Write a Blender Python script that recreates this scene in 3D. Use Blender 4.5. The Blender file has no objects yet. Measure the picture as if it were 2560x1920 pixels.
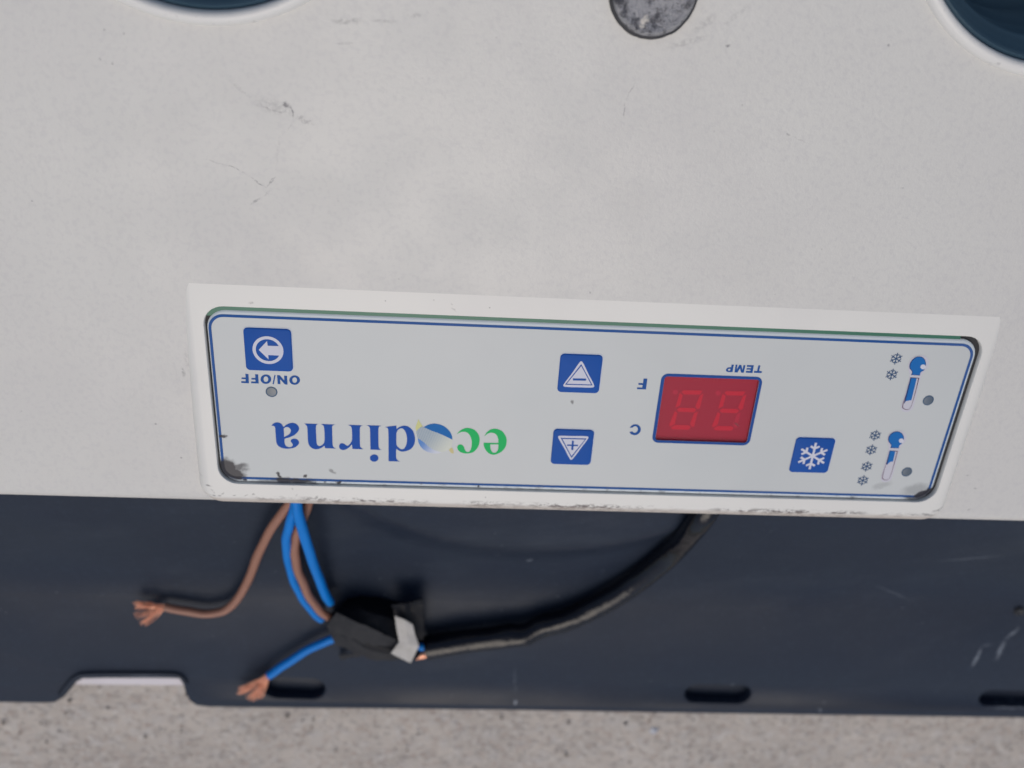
import bpy, bmesh, math, random
from mathutils import Vector, Matrix, noise
from mathutils.geometry import tessellate_polygon

random.seed(7)
scene = bpy.context.scene
C = scene.collection

# ------------------------------------------------------------------ camera
ZL = 0.050                      # height of the control label above the concrete
RES_X, RES_Y, F_PX = 2560.0, 1920.0, 2240.0
CAM_ROT = ((0.9970761611, 0.0351437413, 0.0678531238),
           (0.0617277570, -0.8938431492, -0.4441104691),
           (0.0450423465, 0.4470003827, -0.8933990401))     # camera x right, y down, z forward -> world
CAM_POS = Vector((-0.03098898, 0.09054477, 0.16976821 + ZL))
R3 = Matrix(CAM_ROT)

cam_data = bpy.data.cameras.new('camera')
cam = bpy.data.objects.new('camera', cam_data)
C.objects.link(cam)
scene.camera = cam
xw = R3 @ Vector((1, 0, 0)); yw = R3 @ Vector((0, -1, 0)); zw = R3 @ Vector((0, 0, -1))
cam.matrix_world = Matrix(((xw.x, yw.x, zw.x, CAM_POS.x), (xw.y, yw.y, zw.y, CAM_POS.y),
                           (xw.z, yw.z, zw.z, CAM_POS.z), (0, 0, 0, 1)))
cam_data.sensor_width = 36.0
cam_data.lens = F_PX / RES_X * 36.0
cam_data.clip_start = 0.005
cam_data.clip_end = 100.0
cam_data.dof.use_dof = True
cam_data.dof.focus_distance = 0.181
cam_data.dof.aperture_fstop = 12.5

# ------------------------------------------------------------------ sky, sun, exposure
SUN_EL, SUN_AZ = math.radians(67), math.radians(188)      # light comes from the foot of the picture
world = bpy.data.worlds.new('World'); scene.world = world
world.use_nodes = True
wn = world.node_tree.nodes; wl = world.node_tree.links
wn.clear()
sky = wn.new('ShaderNodeTexSky'); sky.sky_type = 'NISHITA'; sky.sun_disc = False
sky.sun_elevation = SUN_EL; sky.sun_rotation = SUN_AZ
sky.air_density = 1.0; sky.dust_density = 4.0; sky.ozone_density = 1.0
bg = wn.new('ShaderNodeBackground'); bg.inputs['Strength'].default_value = 0.10
wo = wn.new('ShaderNodeOutputWorld')
wl.new(sky.outputs[0], bg.inputs[0]); wl.new(bg.outputs[0], wo.inputs[0])
sd = bpy.data.lights.new('sun', 'SUN'); sd.energy = 0.95; sd.angle = math.radians(48); sd.color = (1.0, 0.94, 0.85)
sun = bpy.data.objects.new('sun', sd); C.objects.link(sun)
sdir = Vector((math.sin(SUN_AZ) * math.cos(SUN_EL), math.cos(SUN_AZ) * math.cos(SUN_EL), math.sin(SUN_EL)))
sun.rotation_euler = sdir.to_track_quat('Z', 'Y').to_euler()
sun.location = sdir * 2
vs = scene.view_settings
vs.view_transform = 'Standard'; vs.look = 'None'; vs.exposure = 0.0; vs.gamma = 1.0; vs.use_curve_mapping = False
scene.cycles.use_denoising = True

# ------------------------------------------------------------------ helpers
def px(u, v, z):
    """point of the photograph's pixel (u, v) on the level plane at height z"""
    r = R3 @ Vector(((u - RES_X / 2) / F_PX, (v - RES_Y / 2) / F_PX, 1.0))
    return CAM_POS + r * ((z - CAM_POS.z) / r.z)

def obj(name, verts, faces, mat, parent=None, smooth=0, kind=None):
    me = bpy.data.meshes.new(name)
    me.from_pydata([tuple(v) for v in verts], [], faces)
    me.update()
    bm = bmesh.new(); bm.from_mesh(me)
    bmesh.ops.remove_doubles(bm, verts=bm.verts, dist=1e-7)
    if smooth >= 0:
        bmesh.ops.recalc_face_normals(bm, faces=bm.faces)
    bm.to_mesh(me); bm.free()
    if smooth > 0:
        for p in me.polygons: p.use_smooth = True
        me.set_sharp_from_angle(angle=math.radians(smooth))
    if mat: me.materials.append(mat)
    o = bpy.data.objects.new(name, me); C.objects.link(o)
    if parent:
        o.parent = parent
        o.location = -root_offset(parent)
    if kind: o['kind'] = kind
    return o

def root_offset(o):
    v = Vector((0, 0, 0))
    while o is not None:
        v += o.location; o = o.parent
    return v

def empty(name, loc, label=None, cat=None, group=None):
    o = bpy.data.objects.new(name, None); C.objects.link(o); o.location = loc
    o.empty_display_size = 0.01
    tag(o, label, cat, group); return o

def tag(o, label=None, cat=None, group=None, kind=None):
    if label: o['label'] = label
    if cat: o['category'] = cat
    if group: o['group'] = group
    if kind: o['kind'] = kind
    return o

def curve2(pts, n=5):
    """closed outline; a third entry marks a corner, the rest is smoothed"""
    out = []; m = len(pts)
    for i in range(m):
        p0 = pts[i]; p1 = pts[(i + 1) % m]
        a = Vector(p0[:2]); b = Vector(p1[:2])
        c0, c1 = len(p0) > 2, len(p1) > 2
        if c0 and c1: out.append(a); continue
        pm = Vector(pts[i - 1][:2]); pn = Vector(pts[(i + 2) % m][:2])
        L = (b - a).length
        def tang(prev, cur, nxt):
            d = nxt - prev
            return d.normalized() * L * 0.95 if d.length > 0 else Vector((0, 0))
        t0 = tang(pm, a, b) if not c0 else None
        t1 = tang(a, b, pn) if not c1 else None
        if t0 is None: t0 = (b - a) * 1.5 - t1 * 0.5
        if t1 is None: t1 = (b - a) * 1.5 - t0 * 0.5
        for k in range(n):
            s = k / n
            out.append(a * (2*s**3 - 3*s**2 + 1) + t0 * (s**3 - 2*s**2 + s) + b * (-2*s**3 + 3*s**2) + t1 * (s**3 - s**2))
    return out

def corners(pts): return [(p[0], p[1], 1) for p in pts]

def ellipse(cx, cy, rx, ry, n=28):
    return [(cx + rx * math.cos(2*math.pi*k/n), cy + ry * math.sin(2*math.pi*k/n), 1) for k in range(n)]

def fill(loops, z):
    """flat face with holes -> verts, tris facing up"""
    vs_ = [Vector((p[0], p[1], z)) for lp in loops for p in lp]
    tris = tessellate_polygon([[Vector((p[0], p[1], 0)) for p in lp] for lp in loops])
    fs = []
    for t in tris:
        a, b, c = (vs_[i] for i in t)
        fs.append(tuple(t) if (b - a).cross(c - a).z > 0 else tuple(reversed(t)))
    return vs_, fs

def rrect(x0, y0, x1, y1, r, n=6):
    """counter-clockwise rounded rectangle; r single or (bl, br, tr, tl)"""
    rs = r if isinstance(r, (tuple, list)) else (r,) * 4
    cs = [(x0 + rs[0], y0 + rs[0], 180, rs[0]), (x1 - rs[1], y0 + rs[1], 270, rs[1]),
          (x1 - rs[2], y1 - rs[2], 0, rs[2]), (x0 + rs[3], y1 - rs[3], 90, rs[3])]
    out = []
    for cx, cy, a0, rr in cs:
        for k in range(n + 1):
            a = math.radians(a0 + 90 * k / n)
            out.append((cx + rr * math.cos(a), cy + rr * math.sin(a)))
    return out

def bridge(loops, close_last=False, close_first=False):
    """loops of equal length, each a list of 3-D points -> verts, quads"""
    n = len(loops[0]); vs_ = [Vector(p) for lp in loops for p in lp]; fs = []
    for j in range(len(loops) - 1):
        for i in range(n):
            k = (i + 1) % n
            fs.append((j*n + i, j*n + k, (j+1)*n + k, (j+1)*n + i))
    if close_last: fs.append(tuple((len(loops)-1)*n + i for i in range(n)))
    if close_first: fs.append(tuple(reversed(range(n))))
    return vs_, fs

def lift(loop, z): return [(p[0], p[1], z) for p in loop]

def lathe(cx, cy, prof, n=96, zf=None):
    """prof: (radius, z) list; zf(x, y) adds a slope"""
    loops = []
    for r, z in prof:
        lp = []
        for k in range(n):
            a = 2 * math.pi * k / n
            x, y = cx + r * math.cos(a), cy + r * math.sin(a)
            lp.append((x, y, z + (zf(x, y) if zf else 0)))
        loops.append(lp)
    return loops

def catmull(pts, n=10):
    pts = [Vector(p) for p in pts]
    P = [pts[0] * 2 - pts[1]] + pts + [pts[-1] * 2 - pts[-2]]
    out = []
    for i in range(1, len(P) - 2):
        for k in range(n):
            s = k / n
            out.append(0.5 * ((2*P[i]) + (-P[i-1] + P[i+1])*s + (2*P[i-1] - 5*P[i] + 4*P[i+1] - P[i+2])*s*s
                              + (-P[i-1] + 3*P[i] - 3*P[i+1] + P[i+2])*s**3))
    out.append(P[-2]); return out

def tube(path, rad, seg=14, cap=True):
    """rad: number or function(t, angle)"""
    n = len(path); vs_ = []; fs = []
    up = Vector((0, 0, 1)); prev = None
    for i, p in enumerate(path):
        t = (path[min(i+1, n-1)] - path[max(i-1, 0)]).normalized()
        if prev is None:
            nrm = (up - t * up.dot(t)).normalized()
        else:
            nrm = (prev - t * prev.dot(t)).normalized()
        prev = nrm; bi = t.cross(nrm)
        for k in range(seg):
            a = 2 * math.pi * k / seg
            r = rad(i / (n - 1), a) if callable(rad) else rad
            vs_.append(p + nrm * (math.cos(a) * r) + bi * (math.sin(a) * r))
    for i in range(n - 1):
        for k in range(seg):
            l = (k + 1) % seg
            fs.append((i*seg + k, i*seg + l, (i+1)*seg + l, (i+1)*seg + k))
    if cap:
        fs.append(tuple(reversed(range(seg)))); fs.append(tuple((n-1)*seg + k for k in range(seg)))
    return vs_, fs

# ------------------------------------------------------------------ materials
class MB:
    """small node builder round one Principled BSDF"""
    def __init__(s, name, col=(0.5, 0.5, 0.5), rough=0.5, spec=0.5, metal=0.0):
        s.m = bpy.data.materials.new(name); s.m.use_nodes = True
        s.nt = s.m.node_tree; s.b = s.nt.nodes['Principled BSDF']
        s.b.inputs['Base Color'].default_value = (*col, 1); s.b.inputs['Roughness'].default_value = rough
        s.b.inputs['Specular IOR Level'].default_value = spec; s.b.inputs['Metallic'].default_value = metal
        s.pos = s.n('ShaderNodeTexCoord').outputs['Object']
        s.col = None; s.base = col
    def n(s, t, **kw):
        nd = s.nt.nodes.new(t)
        for k, v in kw.items(): setattr(nd, k, v)
        return nd
    def l(s, a, b): s.nt.links.new(a, b)
    def val(s, sock, v):
        if hasattr(v, 'is_output'): s.l(v, sock)
        elif isinstance(v, (tuple, list)): sock.default_value = (*v, 1) if len(sock.default_value) == 4 and len(v) == 3 else v
        else: sock.default_value = v
    def math(s, op, a, b=0.0, clamp=False):
        nd = s.n('ShaderNodeMath', operation=op, use_clamp=clamp)
        s.val(nd.inputs[0], a); s.val(nd.inputs[1], b); return nd.outputs[0]
    def ramp(s, v, a, b, lo=0.0, hi=1.0):
        nd = s.n('ShaderNodeMapRange', interpolation_type='SMOOTHSTEP')
        s.val(nd.inputs[0], v)
        for i, x in ((1, a), (2, b), (3, lo), (4, hi)): s.val(nd.inputs[i], x)
        return nd.outputs[0]
    def mapping(s, loc=(0, 0, 0), rot=0.0, scale=(1, 1, 1), vec=None):
        nd = s.n('ShaderNodeMapping', vector_type='TEXTURE')
        s.l(vec or s.pos, nd.inputs[0]); nd.inputs[1].default_value = loc
        nd.inputs[2].default_value = (0, 0, rot); nd.inputs[3].default_value = scale
        return nd.outputs[0]
    def shift(s, vec, seed):
        if not seed: return vec or s.pos
        nd = s.n('ShaderNodeVectorMath', operation='ADD'); s.l(vec or s.pos, nd.inputs[0]); nd.inputs[1].default_value = (seed * 1.37, seed * 0.71, seed * 0.53)
        return nd.outputs[0]
    def noise(s, scale, detail=4, rough=0.55, vec=None, seed=0.0):
        nd = s.n('ShaderNodeTexNoise', noise_dimensions='3D')
        s.l(s.shift(vec, seed), nd.inputs['Vector']); nd.inputs['Scale'].default_value = scale
        nd.inputs['Detail'].default_value = detail; nd.inputs['Roughness'].default_value = rough
        return nd.outputs['Fac']
    def voro(s, scale, seed=0.0, feature='F1', vec=None, out='Distance'):
        nd = s.n('ShaderNodeTexVoronoi', feature=feature, voronoi_dimensions='3D')
        s.l(s.shift(vec, seed), nd.inputs['Vector']); nd.inputs['Scale'].default_value = scale
        return nd.outputs[out]
    def mix(s, fac, b, a=None):
        """mix the running colour (or a) towards b"""
        nd = s.n('ShaderNodeMix', data_type='RGBA')
        s.val(nd.inputs[0], fac)
        a = a if a is not None else (s.col if s.col is not None else s.base)
        s.val(nd.inputs[6], a); s.val(nd.inputs[7], b)
        s.col = nd.outputs[2]; s.l(s.col, s.b.inputs['Base Color']); return s
    def bump(s, h, dist, strength=1.0):
        nd = s.n('ShaderNodeBump'); s.val(nd.inputs['Height'], h)
        nd.inputs['Distance'].default_value = dist; nd.inputs['Strength'].default_value = strength
        if s.b.inputs['Normal'].is_linked: s.l(s.b.inputs['Normal'].links[0].from_socket, nd.inputs['Normal'])
        s.l(nd.outputs[0], s.b.inputs['Normal']); return s
    def wobble(s, scale, amt):
        nd = s.n('ShaderNodeTexNoise'); s.l(s.pos, nd.inputs['Vector']); nd.inputs['Scale'].default_value = scale
        nd.inputs['Detail'].default_value = 3
        sub = s.n('ShaderNodeVectorMath', operation='SUBTRACT'); s.l(nd.outputs['Color'], sub.inputs[0]); sub.inputs[1].default_value = (.5, .5, .5)
        mul = s.n('ShaderNodeVectorMath', operation='SCALE'); s.l(sub.outputs[0], mul.inputs[0]); mul.inputs['Scale'].default_value = amt
        add = s.n('ShaderNodeVectorMath', operation='ADD'); s.l(s.pos, add.inputs[0]); s.l(mul.outputs[0], add.inputs[1])
        return add.outputs[0]
    def marks(s, items, wob=(400, 0.0012), soft=0.0):
        """worn spots: (x, y, half length, half width, angle, strength)"""
        vec = s.wobble(*wob); tot = None
        for x, y, a, b, ang, st in items:
            mp = s.mapping((x, y, 0), ang, (a, b, 1000), vec)
            ln = s.n('ShaderNodeVectorMath', operation='LENGTH'); s.l(mp, ln.inputs[0])
            v = s.ramp(ln.outputs['Value'], 1.0, soft, 0.0, st)
            tot = v if tot is None else s.math('MAXIMUM', tot, v)
        return tot

def plain(name, col, rough=0.5, spec=0.5, metal=0.0, var=0.12, vscale=120):
    m = MB(name, col, rough, spec, metal)
    m.mix(m.math('MULTIPLY', m.noise(vscale), var), tuple(c * 0.6 for c in col))
    return m.m

def seg(m_, p, q, w, st):
    """mark along the line p-q"""
    d = Vector(q[:2]) - Vector(p[:2]); c = (Vector(q[:2]) + Vector(p[:2])) / 2
    return (c.x, c.y, d.length / 2 + w, w, math.atan2(d.y, d.x), st)

# body plane: slopes slightly up away from the control panel
ZB = ZL + 0.0003
YC = 0.026                       # crease where the panel bezel leaves the housing
SLOPE = math.tan(math.radians(2.5))
def zbody(x, y): return ZB + (y - YC) * SLOPE
def bp(u, v):
    z = ZL
    for _ in range(6):
        p = px(u, v, z); z = zbody(p.x, p.y)
    return Vector((p.x, p.y, z))

# housing: aged off-white moulded plastic with scuffs, scratches and a painted contact shadow
def housing_material():
    m = MB('aged_white_plastic', (0.600, 0.597, 0.562), 0.42, 0.45)
    m.mix(m.ramp(m.noise(16, 3, seed=1), 0.35, 0.7), (0.578, 0.572, 0.543))
    m.mix(m.math('MULTIPLY', m.ramp(m.noise(60, 5, 0.7, seed=3), 0.45, 0.8), 0.2), (0.60, 0.59, 0.54))
    m.mix(m.math('MULTIPLY', m.ramp(m.noise(900, 2, 0.6, seed=5), 0.45, 0.7), 0.30), (0.49, 0.485, 0.48))
    m.mix(m.math('MULTIPLY', m.ramp(m.noise(140, 5, 0.7, m.mapping((0, 0, 0), 0.5, (5, 1, 1)), seed=6), 0.5, 0.85), 0.12), (0.44, 0.43, 0.43))
    S = []
    def L(a, b, w, st): S.append(seg(m, bp(*a), bp(*b), w, st))
    def E(c, ru, rv, ang, st):
        p = bp(*c); k = 0.000075; S.append((p.x, p.y, ru * k, rv * k, math.radians(ang), st))
    E((715, 262), 16, 10, -30, 0.75); L((726, 262), (734, 295), 0.00025, 0.75); L((632, 260), (738, 293), 0.0002, 0.5)
    E((685, 268), 62, 24, -14, 0.22); E((760, 300), 30, 10, -20, 0.35); L((735, 295), (720, 330), 0.0002, 0.28)
    L((560, 408), (620, 437), 0.00018, 0.4); L((620, 437), (668, 473), 0.00018, 0.55); L((664, 472), (690, 438), 0.0002, 0.5)
    L((625, 513), (658, 492), 0.0003, 0.42); L((660, 490), (675, 476), 0.0003, 0.25)
    L((1560, 300), (1562, 255), 0.00018, 0.4); L((1562, 255), (1590, 200), 0.00018, 0.4)
    E((1820, 113), 7, 5, 20, 0.7); E((1970, 338), 9, 4, -30, 0.5); L((1970, 340), (2030, 362), 0.00015, 0.28)
    E((2222, 112), 5, 6, 0, 0.7); E((2255, 470), 5, 4, 0, 0.7); E((80, 502), 4, 4, 0, 0.8); E((52, 1028), 4, 4, 0, 0.7)
    E((870, 52), 46, 9, 3, 0.34); E((960, 52), 40, 6, 0, 0.22); E((865, 108), 26, 5, 10, 0.28); E((1040, 40), 30, 6, 0, 0.2)
    E((1475, 732), 4, 5, 0, 0.8); E((2420, 1190), 8, 4, -10, 0.6); E((2440, 1220), 6, 4, 0, 0.4); E((2422, 1273), 9, 4, 50, 0.5)
    E((458, 930), 9, 22, 5, 0.4); E((470, 900), 14, 40, 0, 0.16); E((250, 148), 4, 4, 0, 0.6); E((280, 157), 4, 4, 0, 0.6)
    E((262, 72), 5, 4, 0, 0.6); E((310, 84), 4, 4, 0, 0.6); E((1760, 60), 50, 14, 40, 0.22); E((1720, 105), 70, 10, 18, 0.20); E((1840, 40), 60, 10, 45, 0.12); L((500, 395), (575, 415), 0.0002, 0.2)  # streaks beside the metal cap: painted contact shadow together with stain
    L((560, 190), (640, 255), 0.0004, 0.16); L((700, 330), (690, 420), 0.0003, 0.12)
    mk = m.marks(S, (700, 0.0010), 0.3)
    tex = m.ramp(m.noise(1500, 4, 0.7, seed=9), 0.35, 0.62)
    m.mix(m.math('MULTIPLY', m.math('MULTIPLY', mk, 1.1), tex, True), (0.10, 0.10, 0.115))
    sp = m.math('MULTIPLY', m.ramp(m.voro(170, 3.0), 0.055, 0.02), m.ramp(m.noise(30, 2, seed=4), 0.50, 0.62))
    m.mix(m.math('MULTIPLY', sp, 0.6), (0.20, 0.19, 0.19))
    m.bump(m.noise(1300, 3, 0.6, seed=2), 0.00009, 0.7)
    m.bump(m.noise(35, 2, seed=8), 0.0006, 0.25)
    m.l(m.ramp(m.noise(70, 4), 0.3, 0.7, 0.36, 0.5), m.b.inputs['Roughness'])
    return m.m

def bezel_material():
    m = MB('bezel_white_plastic', (0.705, 0.700, 0.655), 0.38, 0.45)
    m.mix(m.ramp(m.noise(30, 3, seed=1), 0.4, 0.7), (0.675, 0.668, 0.63))
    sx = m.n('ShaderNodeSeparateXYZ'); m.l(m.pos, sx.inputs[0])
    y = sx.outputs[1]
    # black scuffs where the lower edge has been dragged
    band = m.math('MULTIPLY', m.ramp(y, -0.0232, -0.0243), m.ramp(y, -0.0262, -0.0254))
    fine = m.mapping((0, 0, 0), 0.0, (2.2, 1, 1))
    sc = m.ramp(m.noise(1100, 5, 0.75, fine, seed=2), 0.47, 0.58)
    brd = m.ramp(m.noise(60, 3, seed=6), 0.34, 0.58)
    m.mix(m.math('MULTIPLY', m.math('MULTIPLY', band, sc), m.math('MULTIPLY', brd, 0.95)), (0.07, 0.055, 0.055))
    m.mix(m.math('MULTIPLY', m.ramp(y, -0.0240, -0.0250), 0.68), (0.44, 0.385, 0.335))  # brownish darkening of the rolled lower lip, its shade put into the colour
    E = []
    def S(u, v, a, b, ang, st):
        p = px(u, v, ZB); k = 0.00009; E.append((p.x, p.y, a * k, b * k, math.radians(ang), st))
    S(522, 1214, 10, 4, 0, 0.8); S(530, 1227, 12, 4, -55, 0.7); S(556, 1233, 8, 3, 30, 0.7); S(535, 1239, 7, 3, 0, 0.8)
    S(548, 1239, 7, 3, 0, 0.8); S(587, 1238, 8, 3, 0, 0.8); S(614, 1239, 8, 3, 50, 0.7); S(634, 1236, 6, 3, 0, 0.8)
    S(731, 1223, 4, 5, 20, 0.9); S(740, 1241, 12, 4, 60, 0.8); S(790, 1244, 10, 4, 60, 0.8); S(2345, 1276, 26, 7, 25, 0.7)
    S(2332, 1288, 20, 6, 10, 0.8); S(2318, 1287, 30, 5, -10, 0.8); S(2285, 1286, 24, 4, 0, 0.8); S(628, 757, 10, 4, 0, 0.5)
    S(1135, 775, 9, 4, -30, 0.4); S(1130, 760, 5, 4, 0, 0.4); S(495, 1190, 30, 4, -10, 0.2)
    mk = m.marks(E, (900, 0.0010))
    m.mix(m.math('MULTIPLY', mk, m.ramp(m.noise(1600, 4, 0.7, seed=9), 0.32, 0.6)), (0.06, 0.055, 0.055))
    m.mix(m.math('MULTIPLY', m.math('MULTIPLY', m.ramp(m.voro(300, 3.0), 0.07, 0.02), m.ramp(m.noise(50, 2, seed=4), 0.5, 0.6)), 0.6), (0.2, 0.19, 0.18))
    m.bump(m.noise(1500, 2, 0.5, seed=2), 0.00004, 0.4)
    return m.m

def dirt(m, k=1.0):
    """black grime in the lower corners of the control label"""
    E = []
    def S(u, v, a, b, ang, st):
        p = px(u, v, ZL); q = 0.00012; E.append((p.x, p.y, a * q, b * q, math.radians(ang), st * k))
    S(566, 1170, 27, 25, 0, 1.0); S(580, 1182, 34, 18, -25, 0.9); S(592, 1168, 28, 12, 15, 0.55); S(606, 1174, 18, 7, 0, 0.4)
    S(575, 1195, 26, 10, -10, 0.5); S(698, 1188, 10, 4, -60, 0.9); S(712, 1202, 22, 12, 0, 0.8); S(745, 1203, 42, 9, -2, 0.75); S(690, 1205, 60, 7, -1, 0.45)
    S(613, 1201, 5, 4, 0, 0.8); S(764, 1190, 5, 4, 30, 0.7); S(785, 1209, 6, 5, 0, 0.8); S(846, 1207, 7, 5, 0, 0.9); S(813, 1208, 5, 4, 0, 0.6); S(830, 1177, 10, 5, -40, 0.35)
    S(558, 1090, 9, 4, 0, 0.8); S(2308, 1234, 32, 11, 28, 0.95); S(2325, 1226, 16, 7, 35, 0.8); S(2290, 1223, 36, 18, 12, 0.22); S(2296, 1245, 40, 8, 5, 0.6)
    S(1197, 1216, 4, 3, 60, 0.8); S(1052, 1210, 3, 4, 0, 0.5); S(1430, 1006, 4, 6, 20, 0.45); S(1996, 1243, 5, 4, 0, 0.7); S(2130, 1246, 5, 4, 0, 0.5)
    S(2205, 1213, 26, 9, 20, 0.14)
    mk = m.marks(E, (800, 0.0016), 0.35)
    tex = m.ramp(m.noise(1700, 5, 0.75, seed=12), 0.22, 0.42)
    m.mix(m.math('MULTIPLY', m.math('MULTIPLY', mk, 1.5), tex, True), (0.032, 0.033, 0.042))
    sx = m.n('ShaderNodeSeparateXYZ'); m.l(m.pos, sx.inputs[0])
    lo = m.ramp(sx.outputs[1], -0.0188, -0.0199)
    m.mix(m.math('MULTIPLY', m.math('MULTIPLY', lo, m.ramp(m.noise(420, 5, 0.8, seed=3), 0.52, 0.66)), 0.55 * k), (0.07, 0.06, 0.06))
    m.mix(m.math('MULTIPLY', m.ramp(m.noise(25, 4, seed=31), 0.45, 0.75), 0.10), (0.42, 0.40, 0.40))

M = {}
M['housing'] = housing_material()
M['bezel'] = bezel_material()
m = MB('rim_plastic', (0.66, 0.66, 0.63), 0.4, 0.45); m.mix(m.math('MULTIPLY', m.noise(200, 4), 0.3), (0.62, 0.61, 0.60))
m.mix(m.math('MULTIPLY', m.ramp(m.noise(800, 4, 0.7), 0.6, 0.72), 0.35), (0.2, 0.19, 0.19)); M['rim'] = m.m
m = MB('label_edge', (0.60, 0.66, 0.68), 0.28, 0.5); dirt(m); M['label_edge'] = m.m
m = MB('label_field', (0.545, 0.570, 0.558), 0.36, 0.3)
m.mix(m.ramp(m.noise(22, 3), 0.35, 0.7), (0.520, 0.550, 0.542)); dirt(m)
m.bump(m.noise(90, 2), 0.00015, 0.2); M['label_field'] = m.m
m = MB('label_line_blue', (0.014, 0.085, 0.29), 0.5, 0.12); dirt(m); M['line'] = m.m
M['blue'] = plain('button_blue', (0.012, 0.085, 0.36), 0.5, 0.12, var=0.18, vscale=300)
M['ink_blue'] = plain('ink_blue', (0.014, 0.085, 0.31), 0.5, 0.12)
M['logo_blue'] = plain('logo_blue', (0.008, 0.078, 0.37), 0.5, 0.12)
M['logo_green'] = plain('logo_green', (0.018, 0.47, 0.125), 0.5, 0.12)
M['ink_white'] = plain('ink_white', (0.62, 0.63, 0.70), 0.5, 0.12, var=0.08)
M['halo'] = plain('ink_halo', (0.56, 0.555, 0.61), 0.5, 0.12, var=0.08)
M['surround'] = plain('button_surround', (0.54, 0.60, 0.68), 0.5, 0.12, var=0.08)
M['cyan'] = plain('thermometer_blue', (0.012, 0.145, 0.44), 0.5, 0.12)
M['navy'] = plain('thermometer_navy', (0.02, 0.05, 0.18), 0.5, 0.12)
M['flake'] = plain('snowflake_ink', (0.045, 0.095, 0.19), 0.5, 0.12)
M['outline'] = plain('thermometer_outline', (0.16, 0.10, 0.14), 0.5, 0.12)
M['led_ring'] = plain('indicator_ring', (0.06, 0.115, 0.19), 0.5, 0.12)
m = MB('indicator_lens', (0.095, 0.125, 0.15), 0.3, 0.5); m.mix(m.ramp(m.noise(500, 2), 0.4, 0.65), (0.10, 0.135, 0.18)); M['led'] = m.m
M['pcb'] = plain('circuit_board_green', (0.018, 0.150, 0.090), 0.4, 0.5, var=0.5, vscale=90)
M['gap'] = plain('gasket_black', (0.03, 0.032, 0.036), 0.6, 0.3, var=0.5, vscale=900)
M['seg_bg'] = plain('display_face', (0.34, 0.040, 0.085), 0.5, 0.3, var=0.2)
M['seg'] = plain('display_segment', (0.66, 0.036, 0.080), 0.5, 0.3, var=0.15)
M['seg_dim'] = plain('display_segment_dim', (0.50, 0.05, 0.11), 0.5, 0.3, var=0.15)
M['frame_blue'] = plain('display_frame_blue', (0.014, 0.075, 0.29), 0.5, 0.12)
# red display window
m = MB('display_window', (0.56, 0.030, 0.070), 0.16, 0.35)
pb = m.b; tr = m.n('ShaderNodeBsdfTransparent'); tr.inputs[0].default_value = (0.97, 0.60, 0.66, 1)
mx = m.n('ShaderNodeMixShader'); mx.inputs[0].default_value = 0.25
out = [n for n in m.nt.nodes if n.type == 'OUTPUT_MATERIAL'][0]
ds = m.marks([(*px(1843, 1062, ZL)[:2], 0.0012, 0.0004, -0.7, 0.9), (*px(1672, 1007, ZL)[:2], 0.0003, 0.0003, 0, 0.4)], (900, 0.0008))
m.mix(ds, (0.02, 0.008, 0.012)); m.l(m.math('ADD', 0.25, m.math('MULTIPLY', ds, 0.6)), mx.inputs[0])
m.l(tr.outputs[0], mx.inputs[1]); m.l(pb.outputs[0], mx.inputs[2]); m.l(mx.outputs[0], out.inputs[0]); M['window'] = m.m
# logo band: printed hatch running from slate to cream
m = MB('logo_band', (0.20, 0.29, 0.36), 0.4, 0.4)
pc, pd = px(1060, 1085, ZL), px(1125, 1128, ZL)
g = m.mapping((pc.x, pc.y, 0), math.atan2((pd - pc).y, (pd - pc).x), ((pd - pc).length, 0.01, 1))
gx = m.n('ShaderNodeSeparateXYZ'); m.l(g, gx.inputs[0])
m.mix(m.ramp(gx.outputs[0], 0.05, 1.05), (0.58, 0.61, 0.50))
wv = m.n('ShaderNodeTexWave', bands_direction='X'); m.l(m.mapping((0, 0, 0), 0.25), wv.inputs[0]); wv.inputs['Scale'].default_value = 900
m.mix(m.math('MULTIPLY', wv.outputs['Fac'], 0.45), (0.56, 0.58, 0.58)); M['band'] = m.m
m = MB('logo_leaf', (0.52, 0.53, 0.16), 0.4, 0.4)
wv = m.n('ShaderNodeTexWave', bands_direction='X'); m.l(m.mapping((0, 0, 0), 0.25), wv.inputs[0]); wv.inputs['Scale'].default_value = 900
m.mix(m.math('MULTIPLY', wv.outputs['Fac'], 0.35), (0.62, 0.62, 0.45)); M['leaf'] = m.m
M['leaf_pale'] = plain('logo_leaf_pale', (0.62, 0.55, 0.28), 0.5, 0.12)
M['drop_blue'] = plain('logo_drop_blue', (0.012, 0.155, 0.46), 0.5, 0.12, var=0.5, vscale=700)
m = MB('logo_drop_fade', (0.015, 0.17, 0.50), 0.4, 0.4)
pc, pd = px(1050, 1105, ZL), px(1098, 1131, ZL)
g = m.mapping((pc.x, pc.y, 0), math.atan2((pd - pc).y, (pd - pc).x), ((pd - pc).length, 0.01, 1))
gx = m.n('ShaderNodeSeparateXYZ'); m.l(g, gx.inputs[0])
m.mix(m.ramp(gx.outputs[0], 0.0, 1.0), (0.55, 0.58, 0.64)); M['drop_fade'] = m.m

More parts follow.
